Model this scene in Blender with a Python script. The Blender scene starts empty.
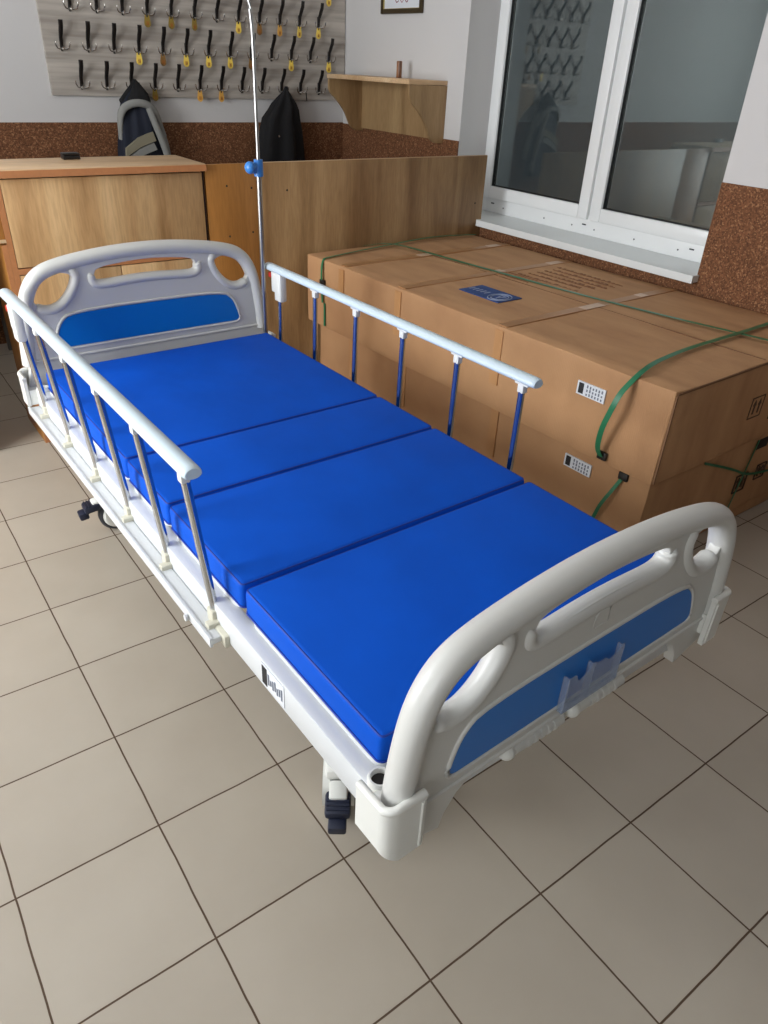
import bpy, bmesh, math, random
from mathutils import Vector, Matrix
random.seed(7)
PI = math.pi
SC = bpy.context.scene
COL = SC.collection

# ------------------------------------------------------------------ helpers
def srgb(r, g, b):
    f = lambda c: (c/255/12.92) if c/255 <= .04045 else ((c/255+.055)/1.055)**2.4
    return (f(r), f(g), f(b), 1)

def new_mat(name):
    m = bpy.data.materials.new(name); m.use_nodes = True
    nt = m.node_tree; b = nt.nodes['Principled BSDF']
    return m, nt, b

def plain(name, col, rough=.5, metal=0, bump=0, bscale=200, var=.04, nscale=6, **kw):
    """procedural material: base colour with a slight mottling and fine bump"""
    m, nt, b = new_mat(name)
    tc = nt.nodes.new('ShaderNodeTexCoord')
    n = nt.nodes.new('ShaderNodeTexNoise'); n.inputs['Scale'].default_value = nscale
    n.inputs['Detail'].default_value = 4
    nt.links.new(tc.outputs['Object'], n.inputs['Vector'])
    mx = nt.nodes.new('ShaderNodeMix'); mx.data_type = 'RGBA'
    mx.inputs[6].default_value = tuple(max(0, c*(1-var)) for c in col[:3])+(1,)
    mx.inputs[7].default_value = tuple(min(1, c*(1+var)) for c in col[:3])+(1,)
    nt.links.new(n.outputs['Fac'], mx.inputs[0]); nt.links.new(mx.outputs[2], b.inputs['Base Color'])
    b.inputs['Roughness'].default_value = rough; b.inputs['Metallic'].default_value = metal
    if bump:
        n2 = nt.nodes.new('ShaderNodeTexNoise'); n2.inputs['Scale'].default_value = bscale
        nt.links.new(tc.outputs['Object'], n2.inputs['Vector'])
        bp = nt.nodes.new('ShaderNodeBump'); bp.inputs['Strength'].default_value = bump; bp.inputs['Distance'].default_value = .002
        nt.links.new(n2.outputs['Fac'], bp.inputs['Height']); nt.links.new(bp.outputs['Normal'], b.inputs['Normal'])
    for k, v in kw.items(): b.inputs[k].default_value = v
    return m

def ramp(nt, stops):
    r = nt.nodes.new('ShaderNodeValToRGB'); e = r.color_ramp.elements
    e[0].position, e[0].color = stops[0]; e[1].position, e[1].color = stops[-1]
    for p, c in stops[1:-1]:
        q = e.new(p); q.color = c
    return r

def wood(name, dark, mid, light, rough=.45, band=7, axis='z', seed=0., fine=.5):
    """laminate with soft vertical figure"""
    m, nt, b = new_mat(name)
    tc = nt.nodes.new('ShaderNodeTexCoord'); mp = nt.nodes.new('ShaderNodeMapping')
    s = {'z': (band, band, band*.10), 'x': (band*.10, band, band), 'y': (band, band*.10, band)}[axis]
    mp.inputs['Scale'].default_value = s; mp.inputs['Location'].default_value = (seed, seed*.7, seed*.3)
    nt.links.new(tc.outputs['Object'], mp.inputs['Vector'])
    n = nt.nodes.new('ShaderNodeTexNoise'); n.inputs['Scale'].default_value = 1.2; n.inputs['Detail'].default_value = 3
    n.inputs['Distortion'].default_value = .6
    nt.links.new(mp.outputs['Vector'], n.inputs['Vector'])
    r = ramp(nt, [(.3, dark), (.5, mid), (.72, light)]); nt.links.new(n.outputs['Fac'], r.inputs['Fac'])
    mp2 = nt.nodes.new('ShaderNodeMapping'); mp2.inputs['Scale'].default_value = tuple(c*14 for c in s)
    nt.links.new(tc.outputs['Object'], mp2.inputs['Vector'])
    n2 = nt.nodes.new('ShaderNodeTexNoise'); n2.inputs['Scale'].default_value = 1.5; n2.inputs['Detail'].default_value = 2
    nt.links.new(mp2.outputs['Vector'], n2.inputs['Vector'])
    mx = nt.nodes.new('ShaderNodeMix'); mx.data_type = 'RGBA'; mx.blend_type = 'MULTIPLY'
    mx.inputs[0].default_value = fine
    r2 = ramp(nt, [(.35, (.72, .70, .66, 1)), (.6, (1, 1, 1, 1))]); nt.links.new(n2.outputs['Fac'], r2.inputs['Fac'])
    nt.links.new(r.outputs[0], mx.inputs[6]); nt.links.new(r2.outputs[0], mx.inputs[7])
    nt.links.new(mx.outputs[2], b.inputs['Base Color']); b.inputs['Roughness'].default_value = rough
    return m

def cork(name):
    m, nt, b = new_mat(name)
    tc = nt.nodes.new('ShaderNodeTexCoord')
    v = nt.nodes.new('ShaderNodeTexVoronoi'); v.inputs['Scale'].default_value = 170
    nt.links.new(tc.outputs['Object'], v.inputs['Vector'])
    n = nt.nodes.new('ShaderNodeTexNoise'); n.inputs['Scale'].default_value = 60; n.inputs['Detail'].default_value = 4
    nt.links.new(tc.outputs['Object'], n.inputs['Vector'])
    r = ramp(nt, [(0, srgb(70, 40, 20)), (.45, srgb(106, 66, 38)), (.75, srgb(124, 80, 50)), (1, srgb(168, 124, 88))])
    sep = nt.nodes.new('ShaderNodeSeparateColor'); nt.links.new(v.outputs['Color'], sep.inputs[0])
    ma = nt.nodes.new('ShaderNodeMath'); ma.operation = 'MULTIPLY_ADD'; ma.inputs[1].default_value = .75
    nt.links.new(sep.outputs[0], ma.inputs[0])
    mb = nt.nodes.new('ShaderNodeMath'); mb.operation = 'MULTIPLY'; mb.inputs[1].default_value = .35
    nt.links.new(n.outputs['Fac'], mb.inputs[0]); nt.links.new(mb.outputs[0], ma.inputs[2])
    nt.links.new(ma.outputs[0], r.inputs['Fac']); nt.links.new(r.outputs[0], b.inputs['Base Color'])
    bp = nt.nodes.new('ShaderNodeBump'); bp.inputs['Strength'].default_value = .5; bp.inputs['Distance'].default_value = .002
    nt.links.new(v.outputs['Distance'], bp.inputs['Height']); nt.links.new(bp.outputs['Normal'], b.inputs['Normal'])
    b.inputs['Roughness'].default_value = .85
    return m

def tiles(name):
    m, nt, b = new_mat(name)
    tc = nt.nodes.new('ShaderNodeTexCoord')
    # slightly wavering tile edges, as hand laid
    nw = nt.nodes.new('ShaderNodeTexNoise'); nw.inputs['Scale'].default_value = 9
    nt.links.new(tc.outputs['Object'], nw.inputs['Vector'])
    sub = nt.nodes.new('ShaderNodeVectorMath'); sub.operation = 'SUBTRACT'; sub.inputs[1].default_value = (.5, .5, .5)
    nt.links.new(nw.outputs['Color'], sub.inputs[0])
    sca = nt.nodes.new('ShaderNodeVectorMath'); sca.operation = 'SCALE'; sca.inputs['Scale'].default_value = .004
    nt.links.new(sub.outputs[0], sca.inputs[0])
    add = nt.nodes.new('ShaderNodeVectorMath'); add.operation = 'ADD'
    nt.links.new(tc.outputs['Object'], add.inputs[0]); nt.links.new(sca.outputs[0], add.inputs[1])
    br = nt.nodes.new('ShaderNodeTexBrick'); br.offset = 0; br.squash = 1
    br.inputs['Scale'].default_value = 1; br.inputs['Brick Width'].default_value = .3; br.inputs['Row Height'].default_value = .3
    br.inputs['Mortar Size'].default_value = .0021; br.inputs['Mortar Smooth'].default_value = .15; br.inputs['Bias'].default_value = 0
    br.inputs['Color1'].default_value = srgb(180, 171, 157); br.inputs['Color2'].default_value = srgb(174, 165, 151)
    br.inputs['Mortar'].default_value = srgb(84, 66, 50)
    nt.links.new(add.outputs[0], br.inputs['Vector'])
    n = nt.nodes.new('ShaderNodeTexNoise'); n.inputs['Scale'].default_value = 5; n.inputs['Detail'].default_value = 6
    nt.links.new(tc.outputs['Object'], n.inputs['Vector'])
    r = ramp(nt, [(.3, (.93, .92, .91, 1)), (.7, (1.0, 1.0, 1.0, 1))]); nt.links.new(n.outputs['Fac'], r.inputs['Fac'])
    mx = nt.nodes.new('ShaderNodeMix'); mx.data_type = 'RGBA'; mx.blend_type = 'MULTIPLY'; mx.inputs[0].default_value = 1
    nt.links.new(br.outputs['Color'], mx.inputs[6]); nt.links.new(r.outputs[0], mx.inputs[7])
    nt.links.new(mx.outputs[2], b.inputs['Base Color'])
    mr = nt.nodes.new('ShaderNodeMapRange'); mr.inputs['To Min'].default_value = .38; mr.inputs['To Max'].default_value = .9
    nt.links.new(br.outputs['Fac'], mr.inputs['Value']); nt.links.new(mr.outputs[0], b.inputs['Roughness'])
    bp = nt.nodes.new('ShaderNodeBump'); bp.inputs['Strength'].default_value = .6; bp.inputs['Distance'].default_value = .0015; bp.invert = True
    nt.links.new(br.outputs['Fac'], bp.inputs['Height'])
    nt.links.new(bp.outputs['Normal'], b.inputs['Normal'])
    return m

def cardboard(name):
    m, nt, b = new_mat(name)
    tc = nt.nodes.new('ShaderNodeTexCoord')
    mp = nt.nodes.new('ShaderNodeMapping'); mp.inputs['Scale'].default_value = (5, 1.2, 1.2)
    nt.links.new(tc.outputs['Object'], mp.inputs['Vector'])
    n = nt.nodes.new('ShaderNodeTexNoise'); n.inputs['Scale'].default_value = 2.5; n.inputs['Detail'].default_value = 5
    nt.links.new(mp.outputs['Vector'], n.inputs['Vector'])
    r = ramp(nt, [(.25, srgb(166, 122, 84)), (.5, srgb(182, 138, 97)), (.8, srgb(194, 150, 108))])
    nt.links.new(n.outputs['Fac'], r.inputs['Fac']); nt.links.new(r.outputs[0], b.inputs['Base Color'])
    w = nt.nodes.new('ShaderNodeTexWave'); w.bands_direction = 'Y'; w.inputs['Scale'].default_value = 45; w.inputs['Distortion'].default_value = .4
    nt.links.new(tc.outputs['Object'], w.inputs['Vector'])
    n2 = nt.nodes.new('ShaderNodeTexNoise'); n2.inputs['Scale'].default_value = 9; n2.inputs['Detail'].default_value = 5
    nt.links.new(tc.outputs['Object'], n2.inputs['Vector'])
    ma = nt.nodes.new('ShaderNodeMath'); ma.operation = 'MULTIPLY_ADD'; ma.inputs[1].default_value = .08
    nt.links.new(w.outputs['Fac'], ma.inputs[0]); nt.links.new(n2.outputs['Fac'], ma.inputs[2])
    bp = nt.nodes.new('ShaderNodeBump'); bp.inputs['Strength'].default_value = .35; bp.inputs['Distance'].default_value = .012
    nt.links.new(ma.outputs[0], bp.inputs['Height']); nt.links.new(bp.outputs['Normal'], b.inputs['Normal'])
    b.inputs['Roughness'].default_value = .78
    return m

def boardgrey(name):
    m, nt, b = new_mat(name)
    tc = nt.nodes.new('ShaderNodeTexCoord'); mp = nt.nodes.new('ShaderNodeMapping')
    mp.inputs['Scale'].default_value = (1.2, 1, 22); nt.links.new(tc.outputs['Object'], mp.inputs['Vector'])
    n = nt.nodes.new('ShaderNodeTexNoise'); n.inputs['Scale'].default_value = 1.4; n.inputs['Detail'].default_value = 8
    n.inputs['Distortion'].default_value = .3
    nt.links.new(mp.outputs['Vector'], n.inputs['Vector'])
    r = ramp(nt, [(.3, srgb(146, 137, 128)), (.5, srgb(176, 168, 159)), (.7, srgb(198, 190, 180))])
    nt.links.new(n.outputs['Fac'], r.inputs['Fac']); nt.links.new(r.outputs[0], b.inputs['Base Color'])
    b.inputs['Roughness'].default_value = .5
    return m

def fabric_blue(name):
    m, nt, b = new_mat(name)
    tc = nt.nodes.new('ShaderNodeTexCoord')
    n = nt.nodes.new('ShaderNodeTexNoise'); n.inputs['Scale'].default_value = 5; n.inputs['Detail'].default_value = 2
    nt.links.new(tc.outputs['Object'], n.inputs['Vector'])
    r = ramp(nt, [(.3, srgb(0, 76, 186)), (.7, srgb(0, 82, 198))])
    nt.links.new(n.outputs['Fac'], r.inputs['Fac']); nt.links.new(r.outputs[0], b.inputs['Base Color'])
    n2 = nt.nodes.new('ShaderNodeTexNoise'); n2.inputs['Scale'].default_value = 4; n2.inputs['Detail'].default_value = 3
    nt.links.new(tc.outputs['Object'], n2.inputs['Vector'])
    bp = nt.nodes.new('ShaderNodeBump'); bp.inputs['Strength'].default_value = .35; bp.inputs['Distance'].default_value = .02
    nt.links.new(n2.outputs['Fac'], bp.inputs['Height']); nt.links.new(bp.outputs['Normal'], b.inputs['Normal'])
    b.inputs['Roughness'].default_value = .7; b.inputs['Specular IOR Level'].default_value = .15
    return m

def pane_mat(name):
    """double glazing: see-through with a strong double reflection"""
    m, nt, b = new_mat(name); nt.nodes.remove(b)
    out = nt.nodes['Material Output']
    tr = nt.nodes.new('ShaderNodeBsdfTransparent'); tr.inputs[0].default_value = (.70, .73, .73, 1)
    gl = nt.nodes.new('ShaderNodeBsdfGlossy'); gl.inputs['Roughness'].default_value = .004; gl.inputs['Color'].default_value = (.92, .97, .97, 1)
    lw = nt.nodes.new('ShaderNodeFresnel'); lw.inputs['IOR'].default_value = 2.0
    ml = nt.nodes.new('ShaderNodeMath'); ml.operation = 'MULTIPLY'; ml.inputs[1].default_value = .42; ml.use_clamp = True
    nt.links.new(lw.outputs[0], ml.inputs[0])
    mx = nt.nodes.new('ShaderNodeMixShader'); nt.links.new(ml.outputs[0], mx.inputs[0])
    nt.links.new(tr.outputs[0], mx.inputs[1]); nt.links.new(gl.outputs[0], mx.inputs[2]); nt.links.new(mx.outputs[0], out.inputs[0])
    return m

def clear_plastic(name):
    m, nt, b = new_mat(name); nt.nodes.remove(b); out = nt.nodes['Material Output']
    tr = nt.nodes.new('ShaderNodeBsdfTransparent'); tr.inputs[0].default_value = (.86, .9, .95, 1)
    gl = nt.nodes.new('ShaderNodeBsdfPrincipled'); gl.inputs['Base Color'].default_value = (.55, .62, .75, 1); gl.inputs['Roughness'].default_value = .2
    mx = nt.nodes.new('ShaderNodeMixShader'); mx.inputs[0].default_value = .32
    nt.links.new(tr.outputs[0], mx.inputs[1]); nt.links.new(gl.outputs[0], mx.inputs[2]); nt.links.new(mx.outputs[0], out.inputs[0])
    return m

M = dict(
    wall=plain('wall_paint', srgb(208, 206, 205), .8, bump=.15, bscale=90, var=.015, nscale=2),
    ceil=plain('ceiling_paint', srgb(222, 220, 216), .9),
    cork=cork('cork'), tile=tiles('floor_tiles'), card=cardboard('cardboard'), hookboard=boardgrey('grey_wood_laminate'),
    card_dark=plain('cardboard_edge', srgb(120, 86, 58), .85),
    blue=fabric_blue('blue_cover'), piping=plain('blue_piping', srgb(4, 50, 150), .6),
    plastic=plain('white_plastic', srgb(226, 227, 222), .34, var=.01),
    grey_plastic=plain('grey_white_plastic', srgb(206, 206, 202), .36, var=.01),
    cream=plain('cream_plastic', srgb(204, 201, 184), .4, var=.01),
    steel_white=plain('white_powder_coat', srgb(212, 215, 217), .35, var=.01),
    rail=plain('pale_blue_handrail', srgb(202, 218, 228), .3, var=.01),
    chrome=plain('chrome', (.58, .59, .60, 1), .07, 1, var=.01),
    steel=plain('stainless_steel', (.42, .42, .41, 1), .28, 1, var=.01),
    inlay=plain('blue_inlay', srgb(0, 112, 200), .38, var=.02),
    navy=plain('navy_rubber', srgb(30, 36, 56), .5), rubber=plain('grey_rubber', srgb(58, 60, 66), .6),
    hole=plain('hollow_shade', srgb(40, 36, 32), .8), red=plain('red_plastic', srgb(200, 50, 40), .4),  # hole: dark fill that paints the shade inside hollows
    knob=plain('blue_knob', srgb(60, 130, 205), .3), clear=clear_plastic('clear_plastic'),
    pvc=plain('white_pvc', srgb(232, 234, 234), .3, var=.01), gasket=plain('black_gasket', srgb(20, 20, 22), .6),
    sill=plain('white_sill', srgb(222, 226, 226), .35, var=.02), pane=pane_mat('window_pane'),
    lam=wood('oak_laminate', srgb(158, 118, 74), srgb(196, 158, 112), srgb(216, 182, 136), seed=.3),
    lam2=wood('dull_oak_laminate', srgb(128, 94, 58), srgb(158, 124, 84), srgb(178, 144, 102), seed=2.2),
    lam3=wood('orange_plywood', srgb(142, 92, 38), srgb(166, 112, 52), srgb(182, 126, 64), seed=5., band=5),
    lam4=wood('shelf_laminate', srgb(142, 112, 76), srgb(168, 136, 96), srgb(182, 152, 110), seed=7.),
    top=wood('table_top_laminate', srgb(196, 158, 118), srgb(214, 180, 140), srgb(224, 194, 156), axis='x', band=5),
    edge=plain('orange_edge_band', srgb(184, 124, 80), .5, var=.12, nscale=60),
    dark=plain('dark_gap', srgb(50, 28, 18), .8),
    blackm=plain('black_metal', srgb(26, 23, 22), .35), silver=plain('silver_metal', (.6, .58, .55, 1), .25, 1),
    yellow=plain('yellow_tag', srgb(252, 218, 96), .4), olive=plain('olive_tag', srgb(150, 124, 50), .5), tagmark=plain('tag_print', srgb(170, 96, 30), .6),
    brass=plain('brown_tag', srgb(140, 104, 56), .5), orange_tag=plain('orange_tag', srgb(226, 172, 84), .5),
    black_cloth=plain('black_cloth', srgb(14, 14, 17), .85, bump=.5, bscale=60), navy_cloth=plain('navy_cloth', srgb(22, 28, 44), .8, bump=.4, bscale=40),
    grey_cloth=plain('grey_cloth', srgb(140, 140, 136), .85, bump=.4, bscale=60), olive_cloth=plain('beige_cloth', srgb(138, 132, 112), .85),
    strap=plain('green_strap', srgb(34, 112, 76), .28, var=.1, nscale=30), tape=plain('packing_tape', srgb(170, 124, 82), .35), tape_side=plain('side_tape', srgb(186, 138, 92), .4),
    tape_pale=plain('pale_tape', srgb(206, 176, 150), .3),
    paper=plain('white_paper', srgb(220, 224, 230), .6), ink=plain('black_ink', srgb(28, 28, 32), .6), ink2=plain('grey_ink', srgb(110, 116, 130), .6),
    brownink=plain('brown_ink', srgb(134, 92, 62), .8), blueink=plain('blue_print', srgb(34, 66, 124), .6), arrowink=plain('arrow_ink', srgb(84, 62, 44), .8), paleink=plain('pale_ink', srgb(140, 150, 175), .6),
    frame=plain('dark_gilt_frame', srgb(70, 58, 36), .35, .3), gilt=plain('gilt_bead', srgb(190, 170, 110), .3, .6), redink=plain('red_outline_ink', srgb(150, 70, 80), .6),
    block=wood('block_wood', srgb(90, 52, 24), srgb(140, 88, 46), srgb(166, 112, 64), band=60),
    hall=plain('hall_paint', srgb(96, 100, 100), .9), hallwall=plain('hall_wall_paint', srgb(190, 196, 198), .9), greymetal=plain('grey_metal', srgb(92, 90, 86), .5),
)

class MB:
    """collects shapes into one mesh"""
    def __init__(s): s.bm = bmesh.new()
    def box(s, x0, x1, y0, y1, z0, z1, bev=0, seg=2, mat=None):
        r = bmesh.ops.create_cube(s.bm, size=1)['verts']
        T = Matrix.Translation(((x0+x1)/2, (y0+y1)/2, (z0+z1)/2)) @ Matrix.Diagonal((abs(x1-x0), abs(y1-y0), abs(z1-z0), 1))
        bmesh.ops.transform(s.bm, matrix=T, verts=r)
        if bev:
            es = list({e for v in r for e in v.link_edges})
            res = bmesh.ops.bevel(s.bm, geom=es, offset=bev, segments=seg, profile=.5, affect='EDGES')
            r = list({v for f in res['faces'] for v in f.verts} | {v for v in r if v.is_valid})
        if mat is not None: bmesh.ops.transform(s.bm, matrix=mat, verts=r)
        return s
    def tube(s, pts, r, n=12, rx=None, up=(0, 0, 1), cap=True, rs=None):
        """sweep an ellipse (r across the up axis, rx along it) along pts"""
        pts = [Vector(p) for p in pts]; up = Vector(up); rings = []
        for i, p in enumerate(pts):
            d = (pts[min(i+1, len(pts)-1)]-pts[max(i-1, 0)]).normalized()
            u = up if abs(d.dot(up)) < .98 else Vector((0, 1, 0)) if abs(d.y) < .9 else Vector((1, 0, 0))
            a = d.cross(u).normalized(); b = a.cross(d).normalized()
            k = rs[i] if rs else 1
            rings.append([s.bm.verts.new(p+a*math.cos(t)*r*k+b*math.sin(t)*(rx or r)*k) for t in [2*PI*j/n for j in range(n)]])
        for A, B in zip(rings, rings[1:]):
            for j in range(n): s.bm.faces.new((A[j], A[(j+1) % n], B[(j+1) % n], B[j]))
        if cap:
            s.bm.faces.new(rings[0]); s.bm.faces.new(rings[-1])
        return s
    def cyl(s, a, b, r, n=20, r2=None):
        a, b = Vector(a), Vector(b); return s.tube([a, b], r, n, rs=[1, (r2 or r)/r], up=(0, 0, 1) if abs((b-a).normalized().z) < .9 else (0, 1, 0))
    def sphere(s, c, r, sc=(1, 1, 1), n=16):
        v = bmesh.ops.create_uvsphere(s.bm, u_segments=n, v_segments=n//2+2, radius=r)['verts']
        bmesh.ops.transform(s.bm, matrix=Matrix.Translation(c) @ Matrix.Diagonal((*sc, 1)), verts=v); return s
    def prism(s, poly, axis, a, b):
        """polygon in the two axes other than `axis`, extruded from a to b"""
        def P(u, v, w): return {'x': (w, u, v), 'y': (u, w, v), 'z': (u, v, w)}[axis]
        A = [s.bm.verts.new(P(u, v, a)) for u, v in poly]; B = [s.bm.verts.new(P(u, v, b)) for u, v in poly]
        n = len(poly); s.bm.faces.new(A); s.bm.faces.new(B)
        for i in range(n): s.bm.faces.new((A[i], A[(i+1) % n], B[(i+1) % n], B[i]))
        return s
    def loft(s, rings, cap=True):
        R = [[s.bm.verts.new(p) for p in r] for r in rings]; n = len(R[0])
        for A, B in zip(R, R[1:]):
            for j in range(n): s.bm.faces.new((A[j], A[(j+1) % n], B[(j+1) % n], B[j]))
        if cap: s.bm.faces.new(R[0]); s.bm.faces.new(R[-1])
        return s
    def ribbon(s, pts, w, t, side):
        """flat strap: width w along `side`, thickness t"""
        pts = [Vector(p) for p in pts]; side = Vector(side).normalized(); rings = []
        for i, p in enumerate(pts):
            d = (pts[min(i+1, len(pts)-1)]-pts[max(i-1, 0)]).normalized(); nn = d.cross(side).normalized()
            sd = side
            rings.append([p-sd*w/2-nn*t/2, p+sd*w/2-nn*t/2, p+sd*w/2+nn*t/2, p-sd*w/2+nn*t/2])
        return s.loft(rings)
    def add_mesh(s, me): s.bm.from_mesh(me); return s
    def build(s, name, mat, parent=None, smooth=True, angle=40, origin=None, mats=None):
        bmesh.ops.recalc_face_normals(s.bm, faces=s.bm.faces)
        me = bpy.data.meshes.new(name)
        if origin is None and parent is not None and 'off' in parent: origin = tuple(parent['off'])
        if origin: bmesh.ops.translate(s.bm, verts=s.bm.verts, vec=[-c for c in origin])
        if smooth:
            for f in s.bm.faces: f.smooth = True
            for e in s.bm.edges:
                if len(e.link_faces) == 2 and e.calc_face_angle(0) > math.radians(angle): e.smooth = False
        s.bm.to_mesh(me); s.bm.free()
        me.materials.append(mat)
        for m_ in mats or []: me.materials.append(m_)
        o = bpy.data.objects.new(name, me); COL.objects.link(o)
        if parent is not None: o.parent = parent
        elif origin: o.location = origin
        return o

OFF = {}
def tag(o, label, cat, group=None):
    o['label'] = label; o['category'] = cat
    if group: o['group'] = group
    return o
def thing(name, label, cat, loc, rz=0, group=None):
    o = bpy.data.objects.new(name, None); COL.objects.link(o); o.empty_display_size = .05
    o.location = loc; o.rotation_euler = (0, 0, rz); OFF[o.name] = tuple(loc)
    return tag(o, label, cat, group)
def part(name, mb, mat, root, **kw):
    """mesh given in world coordinates, stored relative to its thing's base"""
    top = root
    while top.parent: top = top.parent
    return mb.build(name, mat, root, origin=OFF[top.name], **kw)
def structure(o): o['kind'] = 'structure'; return o
def copy_tree(o, parent=None):
    c = o.copy(); COL.objects.link(c)
    if parent is not None: c.parent = parent
    for ch in list(o.children): copy_tree(ch, c)
    return c
def arc(c, r, a0, a1, n=8):
    return [(c[0]+r*math.cos(a0+(a1-a0)*i/n), c[1]+r*math.sin(a0+(a1-a0)*i/n)) for i in range(n+1)]
def chaikin(p, n=2, closed=True):
    for _ in range(n):
        q = []; m = len(p)
        for i in range(m if closed else m-1):
            a, b = p[i], p[(i+1) % m]
            q.append(tuple(.75*x+.25*y for x, y in zip(a, b))); q.append(tuple(.25*x+.75*y for x, y in zip(a, b)))
        if not closed: q = [p[0]]+q+[p[-1]]
        p = q
    return p
def plate(outer, holes, thick, bev=.003):
    """flat plate with holes in the x-z plane centred on y=0 (rounded rims)"""
    cu = bpy.data.curves.new('plate', 'CURVE'); cu.dimensions = '2D'; cu.fill_mode = 'BOTH'
    cu.extrude = thick/2-bev; cu.bevel_depth = bev; cu.bevel_resolution = 2; cu.offset = -bev
    for loop in [outer]+holes:
        sp = cu.splines.new('POLY'); sp.points.add(len(loop)-1); sp.use_cyclic_u = True
        for i, (x, z) in enumerate(loop): sp.points[i].co = (x, z, 0, 1)
    o = bpy.data.objects.new('plate', cu); COL.objects.link(o)
    bpy.context.view_layer.update()
    dg = bpy.context.evaluated_depsgraph_get(); me = bpy.data.meshes.new_from_object(o.evaluated_get(dg))
    me.transform(Matrix.Rotation(PI/2, 4, 'X'))
    bpy.data.objects.remove(o); bpy.data.curves.remove(cu)
    return me

# ------------------------------------------------------------------ the room
XW, YB, XL, YN, ZC = 2.75, 2.0, -1.95, -4.6, 2.75      # window wall, back wall, left wall, near wall, ceiling
WX = 2.97                                             # plane of the window panes
WY0, WY1, WZ0, WZ1 = -.805, .82, .735, 2.25           # window opening
structure(MB().box(XL-.15, 5.2, YN-.15, 4.3, -.1, 0).build('floor', M['tile'], smooth=False))
structure(MB().box(XL-.15, 5.2, YN-.15, 4.3, ZC, ZC+.1).build('ceiling', M['ceil'], smooth=False))
m = MB()
m.box(XW, XW+.32, YN, WY0, 0, ZC); m.box(XW, XW+.32, WY1, YB, 0, ZC)
m.box(XW, XW+.32, WY0, WY1, 0, WZ0); m.box(XW, XW+.32, WY0, WY1, WZ1, ZC)
structure(m.build('wall_right', M['wall'], smooth=False))
structure(MB().box(XL-.15, XW+.32, YB, YB+.15, 0, ZC).build('wall_back', M['wall'], smooth=False))
structure(MB().box(XL-.15, 5.2, YN-.15, YN, 0, ZC).build('wall_near', M['hall'], smooth=False))
LY0, LY1, LZ0, LZ1 = -1.05, .50, .55, 2.45             # daylight window in the left wall (outside the frame)
m = MB()
m.box(XL-.15, XL, YN, -3.6, 0, ZC); m.box(XL-.15, XL, -2.5, LY0, 0, ZC); m.box(XL-.15, XL, LY1, YB, 0, ZC)
m.box(XL-.15, XL, -3.6, -2.5, 0, .9); m.box(XL-.15, XL, -3.6, -2.5, 2.3, ZC)  # opening for the added fill window
m.box(XL-.15, XL, LY0, LY1, 0, LZ0); m.box(XL-.15, XL, LY0, LY1, LZ1, ZC)
structure(m.build('wall_left', M['wall'], smooth=False))
structure(MB().box(5.05, 5.2, YN, 4.3, 0, ZC).build('wall_hall', M['hallwall'], smooth=False))
structure(MB().box(XW+.32, 5.05, 4.2, 4.3, 0, ZC).build('wall_hall_end', M['hall'], smooth=False))
# cork dado on the walls
structure(MB().box(XW-.006, XW, YN, WY0, 0, 1.13, bev=.001).build('trim_1', M['cork'], smooth=False))
structure(MB().box(XW-.006, XW, WY0, WY1, 0, WZ0).build('trim_2', M['cork'], smooth=False))
structure(MB().box(XW-.006, XW, WY1, YB, 0, 1.13).build('trim_3', M['cork'], smooth=False))
structure(MB().box(XL, XW-.006, YB-.006, YB, 0, 1.135).build('trim_4', M['cork'], smooth=False))
# left window frame
m = MB()
for a in (LY0, LY1-.06, (LY0+LY1)/2-.03): m.box(XL-.09, XL-.03, a, a+.06, LZ0, LZ1, .004)
m.box(XL-.09, XL-.03, LY0, LY1, LZ0, LZ0+.06, .004); m.box(XL-.09, XL-.03, LY0, LY1, LZ1-.06, LZ1, .004)
structure(m.build('window_2', M['pvc']))
m = MB()  # frame of an unseen window, added as a fill for the footboard
for a in (-3.6, -2.56): m.box(XL-.09, XL-.03, a, a+.06, .9, 2.3, .004)
m.box(XL-.09, XL-.03, -3.6, -2.5, .9, .96, .004); m.box(XL-.09, XL-.03, -3.6, -2.5, 2.24, 2.3, .004)
structure(m.build('added_fill_window', M['pvc']))

# window 1: fixed frame with two sashes
win = structure(bpy.data.objects.new('window_1', None)); COL.objects.link(win); win.location = (WX, 0, WZ0); OFF['window_1'] = (WX, 0, WZ0)
def ring(m, y0, y1, z0, z1, w, x0, x1, bev=.004):
    wl, wr, wb, wt = w if isinstance(w, tuple) else (w,)*4
    m.box(x0, x1, y0, y0+wr, z0, z1, bev); m.box(x0, x1, y1-wl, y1, z0, z1, bev)
    m.box(x0, x1, y0+wr-.001, y1-wl+.001, z0, z0+wb, bev); m.box(x0, x1, y0+wr-.001, y1-wl+.001, z1-wt, z1, bev)
m = MB(); ring(m, WY0, WY1, .765, WZ1, (.05, .03, .095, .05), WX-.015, WX+.05)
m.box(WX-.012, WX+.04, -.035, .02, .77, WZ1, .003)
part('window_frame', m, M['pvc'], win)
for y0, y1 in ((.0, .795), (-.785, -.018)):
    m = MB(); ring(m, y0, y1, .842, WZ1-.03, .064, WX-.034, WX+.02, .006)
    s_ = part('sash', m, M['pvc'], win)
    m = MB(); ring(m, y0+.060, y1-.060, .902, WZ1-.09, .007, WX-.020, WX+.01, 0)
    part('gasket', m, M['gasket'], s_, smooth=False)
    part('pane', MB().box(WX-.012, WX-.006, y0+.062, y1-.062, .905, WZ1-.092), M['pane'], s_, smooth=False)
m = MB()
for y in (.62, .30, .10, -.05, -.30, -.55): m.cyl((WX-.0165, y, .800), (WX-.013, y, .800), .004, 8)
for y in (.71, .02, -.62): m.box(WX-.018, WX-.012, y-.012, y+.012, .812, .818)
part('drain_cap', m, M['rubber'], win)
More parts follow.
